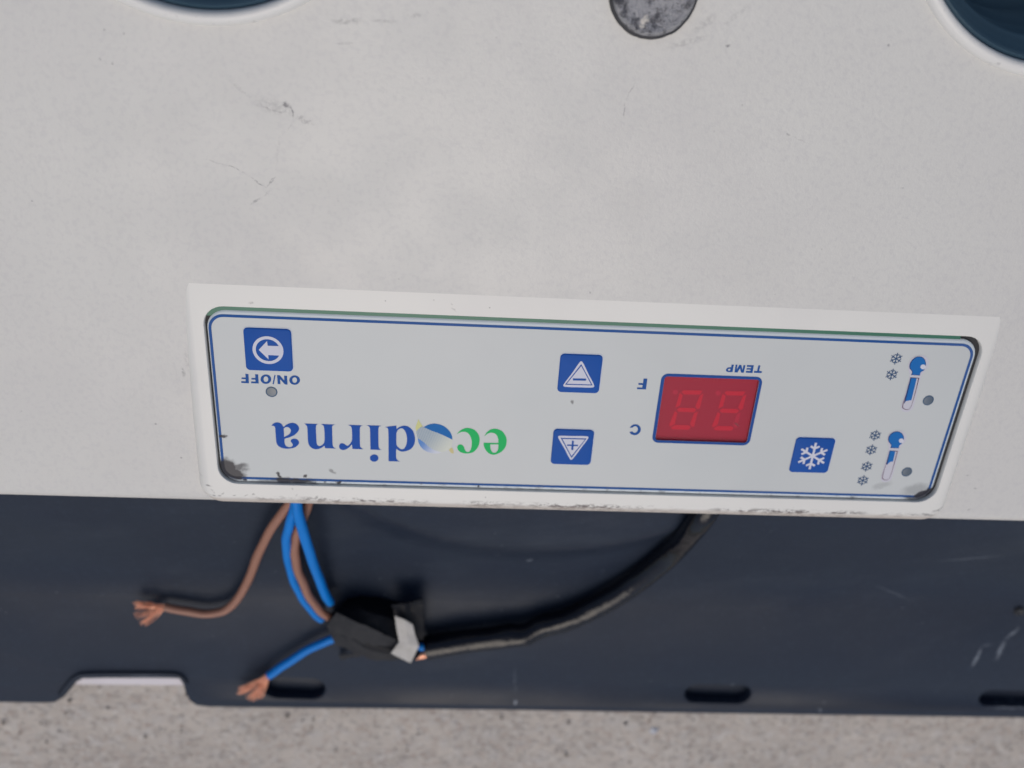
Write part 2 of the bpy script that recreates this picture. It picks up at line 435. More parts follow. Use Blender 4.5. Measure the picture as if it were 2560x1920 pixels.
# dark base plastic
def base_material():
    m = MB('base_dark_plastic', (0.018, 0.025, 0.040), 0.40, 0.17)
    m.mix(m.ramp(m.noise(14, 3), 0.35, 0.7), (0.018, 0.025, 0.041))
    m.mix(m.math('MULTIPLY', m.ramp(m.noise(700, 3, 0.6), 0.5, 0.75), 0.5), (0.027, 0.038, 0.060))
    zb = 0.008; S = []
    def L(a, b, w, st): S.append(seg(m, px(*a, zb), px(*b, zb), w, st))
    def E(c, a, b, ang, st):
        p = px(*c, zb); k = 0.00012; S.append((p.x, p.y, a * k, b * k, math.radians(ang), st))
    L((2428, 1672), (2455, 1618), 0.0009, 0.9); L((2490, 1652), (2512, 1600), 0.0012, 0.75); L((2512, 1600), (2552, 1567), 0.001, 0.6)
    L((2455, 1615), (2480, 1612), 0.0008, 0.35); L((2290, 1375), (2500, 1345), 0.0006, 0.28); L((2170, 1450), (2290, 1505), 0.0005, 0.25)
    L((2450, 1770), (2600, 1770), 0.0009, 0.4); E((2052, 1776), 7, 12, 20, 0.7); E((2060, 1757), 5, 6, 20, 0.4); E((1287, 1757), 6, 12, 0, 1.6)
    L((1288, 1660), (1288, 1745), 0.0006, 0.22); E((1320, 1375), 12, 6, 40, 0.8); E((1244, 1356), 6, 5, 0, 0.35); E((1395, 1490), 8, 5, 0, 0.25)
    E((1830, 1710), 5, 4, 0, 0.8); E((2535, 1528), 8, 3, -30, 0.6); L((300, 1690), (430, 1688), 0.0008, 0.35)
    mk = m.marks(S, (300, 0.0016))
    m.mix(m.math('MULTIPLY', mk, m.ramp(m.noise(900, 4, 0.7, seed=4), 0.25, 0.6), True), (0.22, 0.25, 0.29))
    dust = m.math('MULTIPLY', m.ramp(m.voro(260, 2.0), 0.09, 0.02), m.ramp(m.noise(40, 3, seed=3), 0.5, 0.65))
    m.mix(m.math('MULTIPLY', dust, 0.35), (0.25, 0.27, 0.30))
    m.mix(m.math('MULTIPLY', m.ramp(m.noise(28, 6, 0.75, m.mapping((0, 0, 0), 0.15, (3, 1, 1)), seed=7), 0.5, 0.85), 0.22), (0.10, 0.115, 0.135))
    m.bump(m.noise(1200, 3, 0.6), 0.00008, 0.4); m.bump(m.noise(22, 2, seed=4), 0.0016, 0.5)
    m.l(m.ramp(m.noise(35, 4, seed=2), 0.3, 0.7, 0.32, 0.50), m.b.inputs['Roughness'])
    return m.m
M['base'] = base_material()
m = MB('bowl_dark_plastic', (0.040, 0.080, 0.115), 0.30, 0.5); m.mix(m.ramp(m.noise(60, 4), 0.4, 0.7), (0.048, 0.088, 0.12)); M['bowl'] = m.m
# worn metal cap
m = MB('worn_grey_metal', (0.34, 0.34, 0.35), 0.5, 0.5, 0.3)
m.mix(m.ramp(m.noise(330, 6, 0.75), 0.46, 0.62), (0.065, 0.065, 0.075))
m.mix(m.ramp(m.noise(1100, 4, 0.7, seed=2), 0.60, 0.70), (0.05, 0.05, 0.055))
pc = bp(1607, 45)
mk = m.marks([(pc.x, pc.y, 0.0012, 0.0006, 1.2, 1.0), (pc.x - 0.0003, pc.y - 0.0012, 0.0008, 0.0005, 0.3, 1.0)], (900, 0.0016))
m.mix(m.math('MULTIPLY', m.math('MULTIPLY', mk, 2.0), m.ramp(m.noise(1200, 4), 0.36, 0.46), True), (0.66, 0.62, 0.55))
m.bump(m.noise(500, 5, 0.7), 0.0009, 1.0); M['metal'] = m.m
M['cap_edge'] = plain('cap_edge_dark', (0.030, 0.032, 0.038), 0.6, 0.4, var=0.5, vscale=900)
# wires, tape
M['brown'] = plain('brown_insulation', (0.31, 0.150, 0.100), 0.42, 0.45, var=0.25, vscale=250)
M['wire_blue'] = plain('blue_insulation', (0.004, 0.19, 0.62), 0.42, 0.2, var=0.25, vscale=250)
m = MB('copper_wire', (0.86, 0.43, 0.28), 0.36, 0.5, 0.35); m.mix(m.ramp(m.noise(600, 3), 0.4, 0.7), (0.78, 0.32, 0.18)); M['copper'] = m.m
m = MB('cable_black_sheath', (0.003, 0.004, 0.008), 0.17, 0.34); m.bump(m.noise(85, 4, 0.55), 0.0016, 0.5); m.bump(m.noise(420, 3), 0.0002, 0.2); M['sheath'] = m.m
m = MB('black_cloth_tape', (0.026, 0.027, 0.030), 0.6, 0.2); m.mix(m.ramp(m.noise(180, 4), 0.4, 0.7), (0.020, 0.021, 0.025)); m.bump(m.noise(150, 4, 0.6, m.mapping((0, 0, 0), -0.4, (1, 4, 1))), 0.0012, 0.6); m.bump(m.noise(1400, 3), 0.0002, 0.5); M['tape'] = m.m
m = MB('black_tape_dark', (0.006, 0.007, 0.010), 0.55, 0.18); m.bump(m.noise(220, 4), 0.0008, 0.6); M['tape_dark'] = m.m  # darker copy of the tape; shade of the upper face is in the colour
m = MB('masking_tape', (0.50, 0.485, 0.455), 0.65, 0.35); m.mix(m.ramp(m.noise(220, 5), 0.4, 0.7), (0.44, 0.425, 0.39)); m.bump(m.noise(500, 4), 0.0003, 0.4); M['masking'] = m.m
M['liner'] = plain('liner_white', (0.66, 0.63, 0.66), 0.5, 0.4, var=0.4, vscale=120)
M['shard'] = plain('white_chip', (0.75, 0.76, 0.78), 0.4, 0.5)
M['grit'] = plain('dark_grit', (0.13, 0.115, 0.10), 0.8, 0.3, var=0.8, vscale=200)
# concrete
m = MB('concrete', (0.47, 0.43, 0.385), 0.85, 0.3)
m.mix(m.ramp(m.noise(38, 5, 0.6), 0.35, 0.68), (0.40, 0.365, 0.328))
m.mix(m.math('MULTIPLY', m.ramp(m.noise(170, 4, 0.65, seed=2), 0.48, 0.68), 0.75), (0.44, 0.42, 0.40))
vc = m.voro(620, 1.0, out='Color'); sep = m.n('ShaderNodeSeparateColor'); m.l(vc, sep.inputs[0])
m.mix(m.math('MULTIPLY', m.ramp(sep.outputs[0], 0.72, 0.80), 0.40), (0.23, 0.21, 0.195))
m.mix(m.math('MULTIPLY', m.ramp(sep.outputs[1], 0.80, 0.88), 0.6), (0.50, 0.475, 0.44))
m.mix(m.math('MULTIPLY', m.ramp(sep.outputs[2], 0.85, 0.9), 0.4), (0.34, 0.27, 0.23))
m.mix(m.math('MULTIPLY', m.ramp(m.noise(200, 5, 0.75, seed=5), 0.60, 0.72), 0.65), (0.12, 0.11, 0.10))
m.bump(m.noise(170, 5, 0.65, seed=2), 0.003, 0.6); m.bump(m.noise(600, 3), 0.0008, 0.5); M['concrete'] = m.m

# ------------------------------------------------------------------ the ground
n = 40; gv, gf = [], []
for j in range(n + 1):
    for i in range(n + 1):
        s, t = (i / n - 0.5) * 2, (j / n - 0.5) * 2
        x, y = 2.2 * s * abs(s), 2.2 * t * abs(t)
        gv.append((x, y - 0.14, (noise.noise((x * 12, y * 12, 0)) - 0.4) * 0.0010))
for j in range(n):
    for i in range(n):
        k = j * (n + 1) + i; gf.append((k, k + 1, k + n + 2, k + n + 1))
ground = obj('ground', gv, gf, M['concrete'], smooth=60, kind='structure')
tag(ground, 'rough grey concrete ground with fine stony grain', 'ground')
gr_v, gr_f = [], []
for _ in range(420):
    x = random.uniform(-0.22, 0.22); y = random.uniform(-0.20, -0.128); r = random.choice((0.0002, 0.0003, 0.0004, 0.0006)) * random.uniform(.6, 1.3)
    b0 = len(gr_v)
    for dx, dy, dz in ((1, 0, 0), (-1, 0, 0), (0, 1, 0), (0, -1, 0), (0, 0, 1), (0, 0, -.6)):
        gr_v.append((x + dx * r * random.uniform(.6, 1.3), y + dy * r * random.uniform(.6, 1.3), 0.0002 + r * .4 + dz * r * random.uniform(.5, 1)))
    for f in ((0, 2, 4), (2, 1, 4), (1, 3, 4), (3, 0, 4), (2, 0, 5), (1, 2, 5), (3, 1, 5), (0, 3, 5)): gr_f.append(tuple(b0 + i for i in f))
gr = obj('grit', gr_v, gr_f, M['grit'], kind='stuff'); tag(gr, 'loose dark grit scattered on the concrete', 'grit')
p = px(1635, 1830, 0.001)
chip = obj('chip', [(p.x - .0016, p.y - .0009, .0002), (p.x + .0012, p.y - .0013, .0002), (p.x + .0017, p.y + .0010, .0002), (p.x - .0008, p.y + .0015, .0002),
                    (p.x - .0005, p.y - .0003, .0016), (p.x + .0008, p.y + .0002, .0018)],
           [(0, 1, 4), (1, 5, 4), (1, 2, 5), (2, 3, 5), (3, 4, 5), (3, 0, 4), (3, 2, 1, 0)], M['shard'])
tag(chip, 'tiny white chip lying on the concrete', 'chip')

# ------------------------------------------------------------------ the appliance
app = empty('cooling_appliance', (0, -0.02, 0.0035), 'white plastic cooling appliance with upside-down control panel and dark blue-grey base', 'appliance')

# --- housing: sloped top with two round openings, rolled front edge
HX = 0.215; HY1 = 0.30
HOLES = [(-0.0751, 0.1083), (0.0753, 0.1080)]
HOLE_R = 0.0340
YR, RR = -0.0244, 0.004
outer = [(-HX, YR), (-HX, HY1), (HX, HY1), (HX, YR)]
loops = [outer] + [[(cx + HOLE_R * math.cos(2*math.pi*k/72), cy + HOLE_R * math.sin(2*math.pi*k/72)) for k in range(72)] for cx, cy in HOLES]
loops.append([(-0.0824, -0.0219), (0.0828, -0.0219), (0.0828, 0.0224), (-0.0824, 0.0224)])
v, f = fill(loops, 0)
v = [Vector((q.x, q.y, zbody(q.x, q.y))) for q in v]
# rolled edge and skirt, one strip along the front and one along each side
zt = zbody(0, YR)
prof = [(YR - RR * math.sin(math.radians(a)), zt - RR + RR * math.cos(math.radians(a))) for a in range(0, 91, 9)] + [(YR - RR, zt - 0.016)]
b0 = len(v)
for y, z in prof: v += [Vector((-HX, y, z)), Vector((HX, y, z))]
for i in range(len(prof) - 1): f.append((b0 + 2*i, b0 + 2*i + 2, b0 + 2*i + 3, b0 + 2*i + 1))
for sx_ in (-HX, HX):
    b0 = len(v)
    v += [Vector((sx_, YR, zt)), Vector((sx_, HY1, zbody(0, HY1))), Vector((sx_, HY1, 0.034)), Vector((sx_, YR - RR, 0.034)), Vector((sx_, YR - RR, zt - RR))]
    f.append(tuple(range(b0, b0 + 5)))
b0 = len(v); v += [Vector((-HX, HY1, zbody(0, HY1))), Vector((HX, HY1, zbody(0, HY1))), Vector((HX, HY1, 0.034)), Vector((-HX, HY1, 0.034))]; f.append((b0, b0+1, b0+2, b0+3))
obj('housing', v, f, M['housing'], app, smooth=35)

for cx, cy in HOLES:
    z0 = 0.0
    pr = [(HOLE_R + 0.0004, -0.0006), (HOLE_R + 0.0003, 0.0004), (HOLE_R - 0.0002, 0.0011), (HOLE_R - 0.0010, 0.0014), (HOLE_R - 0.0016, 0.0012),
          (HOLE_R - 0.0020, 0.0006), (HOLE_R - 0.0022, -0.0004), (HOLE_R - 0.0024, -0.0040)]
    lp = lathe(cx, cy, pr, 96, zbody); vv, ff = bridge(lp)
    obj('opening_rim', vv, ff, M['rim'], app, smooth=60)
    pr = [(HOLE_R - 0.0023, -0.0006), (HOLE_R - 0.0029, -0.0002), (HOLE_R - 0.0036, -0.0008), (HOLE_R - 0.0050, -0.0040), (HOLE_R - 0.0060, -0.0046), (HOLE_R - 0.0066, -0.0056),
          (HOLE_R - 0.0078, -0.0120), (HOLE_R - 0.0088, -0.0128), (HOLE_R - 0.0100, -0.0200), (HOLE_R - 0.016, -0.026), (0.003, -0.027)]
    lp = lathe(cx, cy, pr, 96, zbody); vv, ff = bridge(lp, close_last=True)
    obj('bowl', vv, ff, M['bowl'], app, smooth=50)

# --- worn metal cap near the top edge of the picture
cx, cy, cr = 0.0014, 0.0840, 0.0076
rim = []
pr = [(1.02, -0.0006), (1.03, 0.0004), (1.0, 0.0010), (0.955, 0.0011)]
loops = []
for s, z in pr:
    lp = []
    for k in range(80):
        a = 2*math.pi*k/80; w = 1 + 0.012 * noise.noise((math.cos(a) * 6, math.sin(a) * 6, s)) + (0.006 * noise.noise((math.cos(a) * 22, math.sin(a) * 22, 3)))
        x, y = cx + cr * s * w * math.cos(a), cy + cr * s * w * math.sin(a)
        lp.append((x, y, zbody(x, y) + z))
    loops.append(lp)
vv, ff = bridge(loops)
cap = obj('metal_cap', *bridge([[(p[0], p[1], p[2] + 0.0001) for p in [(cx + (q[0]-cx) * s, cy + (q[1]-cy) * s, q[2] + dz) for q in loops[-1]]] for s, dz in ((1.0, -0.0002), (0.985, 0.0004), (0.95, 0.0009), (0.90, 0.0012), (0.84, 0.0011), (0.78, 0.0008), (0.5, 0.0010), (0.2, 0.0011))], close_last=True), M['metal'], app, smooth=50)
obj('cap_edge', vv, ff, M['cap_edge'], cap, smooth=50)

# --- bezel: raised flat panel with rolled edges and a cut-out for the label
BX, BY0, BY1 = 0.0832, -0.0239, 0.0300
CUT = rrect(-0.0811, -0.0206, 0.0819, 0.0213, 0.0042, 8)
LABX0, LABX1, LABY0, LABY1 = -0.0806, 0.0809, -0.0203, 0.0204
out0 = (-BX, BY0, BX, BY1); RC = (0.0024, 0.0024, 0.0006, 0.0006)
loops = [lift(CUT, ZL - 0.0016), lift(CUT, ZB - 0.00012), lift(rrect(-0.0812, -0.0207, 0.0820, 0.0214, 0.0043, 8), ZB)]
rb = 0.0028
for a in range(0, 91, 10):
    d = rb * math.sin(math.radians(a)); z = ZB - rb * (1 - math.cos(math.radians(a)))
    loops.append(lift(rrect(-BX - d, BY0 - d, BX + d, BY1 + d, tuple(r + d for r in RC), 8), z))
vv, ff = bridge(loops)
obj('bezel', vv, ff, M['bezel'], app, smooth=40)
pc_ = rrect(-0.0830, -0.0212, 0.0830, 0.0225, 0.003, 4)
vv, ff = fill([[(-0.083, 0.0190), (0.0765, 0.0190), (0.0765, 0.0225), (-0.083, 0.0225)]], ZL - 0.00028)
obj('circuit_board', vv, ff, M['pcb'], app)
vv, ff = fill([pc_], ZL - 0.0009)
obj('gasket', vv, ff, M['gap'], app)

# --- display opening, from the photograph's corners
def box_px(pts, z):
    P = [px(u, v, z) for u, v in pts]
    x0 = (P[0].x + P[3].x) / 2; x1 = (P[1].x + P[2].x) / 2; y1 = (P[0].y + P[1].y) / 2; y0 = (P[2].y + P[3].y) / 2
    return x0, y0, x1, y1
def crop(off, sc): return lambda p: ((off[0] + p[0] / sc, off[1] + p[1] / sc) + tuple(p[2:]))
cD = crop((1540, 890), 5.672)
fx0, fy0, fx1, fy1 = box_px([cD(p)[:2] for p in ((640, 250), (2078, 290), (1897, 1272), (513, 1222))], ZL)
wx0, wy0, wx1, wy1 = box_px([cD(p)[:2] for p in ((688, 292), (2032, 332), (1856, 1232), (560, 1190))], ZL)
WIN = rrect(wx0, wy0, wx1, wy1, 0.0006, 4)

# --- label plate with bevelled edge
lo = [rrect(LABX0 + d, LABY0 + d, LABX1 - d, LABY1 - d, 0.0040 - d, 8) for d in (0.0, 0.0, 0.00015, 0.0005)]
loops = [lift(lo[0], ZL - 0.0008), lift(lo[1], ZL - 0.00035), lift(lo[2], ZL - 0.00014), lift(lo[3], ZL)]
vv, ff = bridge(loops)
b0 = len(vv); v2, f2 = fill([lo[3], list(reversed(WIN))], ZL); vv += v2; ff += [tuple(b0 + i for i in t) for t in f2]
label = obj('control_label', vv, ff, M['label_edge'], app, smooth=35)
label['label'] = 'pale grey printed control overlay lettered upside-down with blue border line'
# blue border line and grey field inside it
LX, LYH, LW = 0.0800, 0.01923, 0.00057
ro = rrect(-LX - LW/2, -LYH - LW/2, LX + LW/2, LYH + LW/2, 0.0031, 8); ri = rrect(-LX + LW/2, -LYH + LW/2, LX - LW/2, LYH - LW/2, 0.0026, 8)
rm = rrect(-LX, -LYH, LX, LYH, 0.0028, 8)
vv, ff = fill([rm, list(reversed(WIN))], ZL + 0.00004); obj('printed_field', vv, ff, M['label_field'], label)
vv, ff = bridge([lift(ro, ZL + 0.00008), lift(ri, ZL + 0.00008)]); obj('border_line', vv, ff, M['line'], label)

ZI = ZL + 0.00008               # ink level
def ink(name, loops_, mat, parent, z=ZI, n=5, smooth=0):
    L = [[px(q[0], q[1], z) for q in curve2(lp, n)] for lp in loops_]
    vv, ff = fill([[(q.x, q.y) for q in lp] for lp in L], z)
    return obj(name, vv, ff, M[mat], parent, smooth=-1)
def T(c, pts): return [c(p) for p in pts]

# --- logo lettering
c1 = crop((670, 1040), 11.06); c2 = crop((840, 1040), 10.0545); c3 = crop((1020, 1030), 8.5077)
ink('logo_letter', [T(c1, [(95, 272, 1), (150, 208), (260, 177), (365, 215), (415, 285), (430, 308, 1), (530, 230), (680, 190), (800, 235), (860, 340), (830, 430), (740, 520), (620, 580), (460, 630, 1), (458, 740), (490, 820), (560, 860), (640, 855), (685, 810), (670, 760), (630, 705), (650, 650), (720, 628), (810, 650), (862, 730), (830, 800), (740, 870), (600, 900), (480, 905), (350, 870), (260, 800), (225, 700), (210, 500), (196, 330), (175, 285)]),
                    T(c1, [(435, 350, 1), (480, 315), (540, 305), (600, 340), (630, 400), (605, 480), (540, 535), (447, 583, 1)])], 'logo_blue', label)
ink('logo_letter', [T(c1, [(1000, 208, 1), (1385, 222, 1), (1335, 258), (1325, 320), (1335, 560), (1345, 740), (1370, 810), (1430, 835), (1500, 800), (1552, 730), (1565, 600), (1552, 330), (1530, 270), (1465, 222, 1), (1860, 236, 1), (1790, 265), (1775, 310), (1780, 560), (1790, 800), (1815, 860), (1875, 905, 1), (1575, 890, 1), (1560, 818, 1), (1480, 880), (1350, 920), (1250, 905), (1160, 840), (1110, 730), (1095, 500), (1085, 320), (1065, 262)])], 'logo_blue', label)
ink('logo_letter', [T(c2, [(300, 222, 1), (665, 236, 1), (615, 270), (600, 320), (600, 560), (605, 740), (625, 795), (695, 836, 1), (410, 828, 1), (400, 712, 1), (340, 780), (270, 830), (180, 855), (100, 825), (78, 755), (105, 700), (165, 685), (220, 710), (290, 750), (350, 700), (398, 620), (405, 540), (395, 320), (375, 265)])], 'logo_blue', label)
ink('logo_letter', [T(c2, [(770, 233, 1), (1140, 245, 1), (1085, 270), (1068, 320), (1068, 560), (1072, 770), (1090, 820), (1150, 856, 1), (865, 845, 1), (860, 560), (850, 310), (830, 268)])], 'logo_blue', label)
ink('letter_dot', [T(c2, ellipse(960, 1058, 108, 92))], 'logo_blue', label)
ink('logo_letter', [T(c2, [(1225, 277, 1), (1515, 240, 1), (1525, 328, 1), (1590, 280), (1700, 245), (1820, 270), (1930, 370), (1985, 540), (1970, 700), (1880, 830), (1700, 895), (1600, 880), (1515, 822, 1), (1510, 1000), (1520, 1070), (1550, 1115), (1615, 1147, 1), (1320, 1135, 1), (1320, 700), (1312, 340), (1290, 300)]),
                    T(c2, [(1525, 420), (1560, 350), (1650, 310), (1730, 370), (1780, 520), (1775, 680), (1720, 810), (1650, 840), (1580, 800), (1525, 730), (1518, 570)])], 'logo_blue', label)
ink('logo_letter', [T(c3, [(1040, 470, 1), (1120, 390), (1250, 340), (1400, 375), (1500, 480), (1525, 610), (1480, 760), (1390, 850), (1260, 885), (1130, 860), (1060, 800), (1050, 740), (1085, 695), (1140, 695), (1185, 735), (1210, 800), (1235, 840), (1280, 855), (1330, 810), (1355, 700), (1350, 590), (1310, 490), (1250, 435), (1170, 420), (1110, 435)])], 'logo_green', label)
ink('logo_letter', [T(c3, [(1620, 520, 1), (1680, 430), (1760, 372), (1870, 358), (2000, 410), (2080, 520), (2100, 620), (2070, 750), (1980, 850), (1830, 910), (1720, 880), (1640, 790), (1610, 700), (1612, 655, 1), (1920, 660, 1), (1915, 560), (1870, 475), (1780, 440), (1700, 460)]),
                    T(c3, [(1750, 690, 1), (1922, 690, 1), (1915, 790), (1880, 850), (1830, 870), (1780, 840), (1755, 770)])], 'logo_green', label)
ink('logo_drop', [T(c3, [(335, 322, 1), (450, 265), (580, 248), (740, 290), (860, 380), (928, 490), (945, 590, 1), (700, 472), (500, 397)])], 'drop_blue', label)
ink('logo_drop', [T(c3, [(203, 555, 1), (330, 640), (450, 745), (560, 810), (720, 855, 1), (620, 885), (480, 870), (330, 800), (240, 690)])], 'drop_fade', label)
ink('logo_band', [T(c3, [(180, 405, 1), (240, 345), (300, 308), (335, 322), (500, 397), (700, 472), (945, 590, 1), (938, 680), (925, 752, 1), (870, 800), (720, 855, 1), (560, 810), (450, 745), (330, 640), (203, 555, 1), (188, 480)])], 'band', label)
ink('logo_leaf', [T(c3, [(222, 155, 1), (270, 240), (312, 305, 1), (240, 345), (178, 405, 1), (160, 330), (190, 240)])], 'leaf', label)
ink('logo_leaf', [T(c3, [(928, 752, 1), (960, 800), (975, 880, 1), (930, 880), (880, 830), (868, 802, 1)])], 'leaf_pale', label)

# --- captions
cB = crop((570, 800), 7.9)
for poly in ([(342, 1062), (404, 1070), (414, 1252), (260, 1242), (264, 1208), (348, 1212), (346, 1170), (266, 1166), (270, 1136), (346, 1138)],
             [(536, 1072), (596, 1076), (608, 1256), (455, 1248), (458, 1214), (544, 1218), (540, 1180), (460, 1174), (464, 1146), (538, 1148)],
             [(915, 1086), (940, 1088), (905, 1268), (880, 1266)],
             [(968, 1090), (1020, 1092), (1112, 1196), (1106, 1100), (1165, 1104), (1176, 1276), (1122, 1272), (1028, 1168), (1036, 1268), (980, 1264)]):
    ink('caption_letter', [T(cB, corners(poly))], 'ink_blue', label)
for ex, ey in ((748, 1170), (1316, 1188)):
    ink('caption_letter', [T(cB, ellipse(ex, ey, 106, 93)), T(cB, list(reversed(ellipse(ex, ey, 46, 56))))], 'ink_blue', label)
for poly in ([(2020, 133), (2048, 136), (2030, 212), (2070, 216), (2066, 242), (1956, 238), (1960, 212), (2000, 214)],
             [(1858, 130), (1955, 132), (1935, 242), (1840, 236), (1844, 212), (1904, 214), (1908, 196), (1850, 192), (1854, 172), (1912, 174), (1916, 156), (1854, 154)],
             [(1697, 123), (1722, 124), (1712, 192), (1748, 127), (1778, 128), (1792, 198), (1808, 130), (1836, 131), (1812, 238), (1772, 236), (1758, 176), (1722, 234), (1680, 232)],
             [(392, 320), (446, 322), (425, 474), (296, 470), (300, 446), (372, 448), (377, 412), (316, 408), (320, 384), (382, 386)]):
    ink('caption_letter', [T(cD, corners(poly))], 'ink_blue', label)
ink('caption_letter', [T(cD, [(1640, 122, 1), (1672, 124, 1), (1652, 228, 1), (1600, 228), (1564, 216), (1560, 192), (1584, 166), (1634, 160, 1)]),
                       T(cD, [(1624, 182, 1), (1616, 208, 1), (1594, 206), (1588, 196), (1600, 183)])], 'ink_blue', label)
ink('caption_letter', [T(cD, [(195, 1020, 1), (230, 980), (275, 968), (330, 990), (352, 1040), (335, 1090), (280, 1122), (220, 1112), (190, 1078, 1), (230, 1070, 1), (262, 1090), (295, 1075), (310, 1040), (295, 1005), (262, 998), (236, 1016, 1)])], 'ink_blue', label)

# --- snowflakes and thermometers
def flake_outline(R, w, d, L):
    out = []
    for k in range(6):
        a = math.radians(60 * k + 90)
        pts = [(w/2, .866*w), (w/2, d - .289*w), (.25*w + .866*L, d - .433*w + .5*L), (-.25*w + .866*L, d + .433*w + .5*L), (w/2, d + .866*w), (w/2, R)]
        pts = pts + [(-x, y) for x, y in reversed(pts)][:-1]
        for x, y in pts:      # local y points outward; walk counter-clockwise
            out.append((x * math.cos(a - math.pi/2) - y * math.sin(a - math.pi/2), x * math.sin(a - math.pi/2) + y * math.cos(a - math.pi/2)))
    return out
def flake(name, u, v, R, w, d, L, mat, parent, z):
    c = px(u, v, z); vv, ff = fill([[(c.x + x, c.y + y) for x, y in flake_outline(R, w, d, L)]], z)
    return obj(name, vv, ff, M[mat], parent, smooth=-1)
cT = crop((2100, 870), 4.4846)
for p in ((630, 120), (580, 298), (395, 980), (350, 1143), (300, 1328), (256, 1485)):
    u, v_ = cT(p); flake('snowflake_icon', u, v_, 0.00138, 0.00022, 0.00074, 0.00052, 'flake', label, ZI)

TH = [dict(halo=[(780, 300), (765, 220), (790, 130), (870, 88), (950, 88), (995, 140), (992, 210), (950, 262), (915, 305), (900, 365), (820, 670), (770, 712), (710, 712), (682, 672), (720, 540), (778, 345)],
           bulb=[(805, 298, 1), (815, 265), (788, 220), (800, 160), (850, 110), (905, 103), (945, 130), (958, 190), (940, 245), (907, 268), (897, 303, 1)],
           shine=(932, 212, 30, 27), tube=[(792, 330, 1), (890, 335, 1), (845, 510), (797, 660), (770, 690), (720, 688), (696, 660), (745, 500)],
           blue=[(800, 336, 1), (860, 340, 1), (832, 460), (800, 585, 1), (765, 590), (735, 596, 1), (765, 480)], dark=[(790, 332, 1), (803, 334, 1), (770, 460), (738, 596, 1), (716, 628, 1), (748, 490)]),
      dict(halo=[(545, 1110), (530, 1040), (545, 975), (610, 930), (690, 928), (740, 975), (742, 1035), (705, 1080), (680, 1115), (660, 1180), (575, 1470), (530, 1500), (480, 1500), (458, 1465), (490, 1340), (540, 1155)],
           bulb=[(572, 1116, 1), (578, 1085), (550, 1040), (560, 985), (610, 946), (662, 944), (702, 975), (712, 1025), (690, 1070), (666, 1090), (660, 1120, 1)],
           shine=(688, 1040, 28, 26), tube=[(558, 1150, 1), (650, 1154, 1), (610, 1300), (560, 1452), (530, 1480), (490, 1478), (470, 1450), (512, 1310)],
           blue=[(564, 1154, 1), (620, 1158, 1), (608, 1215), (594, 1272, 1), (560, 1280), (530, 1308, 1), (545, 1230)], dark=[(556, 1152, 1), (568, 1154, 1), (548, 1230), (530, 1308, 1), (518, 1306, 1), (536, 1230)])]
for t in TH:
    h = ink('thermometer_icon', [T(cT, t['halo'])], 'halo', app, ZI)
    h['label'] = 'small printed blue thermometer symbol'
    tb = T(cT, t['tube']); ctr = Vector((sum(p[0] for p in tb) / len(tb), sum(p[1] for p in tb) / len(tb)))
    inner = [((p[0] - ctr.x) * 0.88 + ctr.x, (p[1] - ctr.y) * 0.965 + ctr.y) + tuple(p[2:]) for p in tb]
    ink('tube_outline', [tb, list(reversed(inner))], 'outline', h, ZI + 0.00003)
    ink('tube_shadow', [T(cT, t['dark'])], 'navy', h, ZI + 0.00006)
    ink('liquid', [T(cT, t['blue'])], 'cyan', h, ZI + 0.00009)
    bl = T(cT, t['bulb']); ctr = Vector((sum(p[0] for p in bl) / len(bl), sum(p[1] for p in bl) / len(bl)))
    ink('bulb_shadow', [[((p[0] - ctr.x) * 1.09 + ctr.x - 0.5, (p[1] - ctr.y) * 1.06 + ctr.y) + tuple(p[2:]) for p in bl]], 'navy', h, ZI + 0.00003)
    ink('bulb', [bl], 'cyan', h, ZI + 0.00006)
    ink('shine', [T(cT, ellipse(*t['shine']))], 'ink_white', h, ZI + 0.00009)

# --- indicator dots
for c, e in ((cB, (860, 1420, 115, 100)), (cT, (990, 588, 59, 54)), (cT, (749, 1390, 57, 50))):
    u, v_ = c(e[:2]); P = px(u, v_, ZI); r = 0.00122
    vv, ff = bridge(lathe(P.x, P.y, [(r, ZI), (r * 0.96, ZI + 0.00004), (r * 0.82, ZI + 0.00004)], 32)); ind = obj('indicator', vv, ff, M['led_ring'], app, smooth=40)
    vv, ff = bridge(lathe(P.x, P.y, [(r * 0.83, ZI + 0.00003), (r * 0.5, ZI + 0.00007), (r * 0.1, ZI + 0.00009)], 32), close_last=True); obj('lens', vv, ff, M['led'], ind, smooth=60)

# --- buttons
ZT = ZL + 0.00030
def button(pts, c):
    x0, y0, x1, y1 = box_px([c(p)[:2] for p in pts], ZL + 0.0002)
    lps = [lift(rrect(x0 + d, y0 + d, x1 - d, y1 - d, 0.0009 - d, 6), z) for d, z in ((0, ZL + 0.00005), (0, ZL + 0.00016), (0.00008, ZL + 0.00025), (0.00026, ZT))]
    vv, ff = bridge(lps, close_last=True); b = obj('button', vv, ff, M['blue'], app, smooth=35)
    s = 0.00022; r0 = rrect(x0 - 0.00004, y0 - 0.00004, x1 + s, y1 + s, 0.0010, 6)
    vv, ff = fill([r0], ZL + 0.00006); obj('surround', vv, ff, M['surround'], b)
    return b
ZS = ZT + 0.00003
b = button([(297, 150), (1242, 185), (1287, 1020), (358, 990)], cB); b['label'] = 'blue square button with white arrow inside a ring'
cP = px(*cB((790, 597))[:2], ZS); ro_, ri_ = 0.00312, 0.00246
ring = [(cP.x + ro_ * math.cos(2*math.pi*k/56), cP.y + ro_ * math.sin(2*math.pi*k/56)) for k in range(56)]
inn = [(cP.x + ri_ * math.cos(2*math.pi*k/56), cP.y + ri_ * math.sin(2*math.pi*k/56)) for k in range(56)]
vv, ff = fill([ring, list(reversed(inn))], ZS); obj('ring_symbol', vv, ff, M['ink_white'], b, smooth=-1)
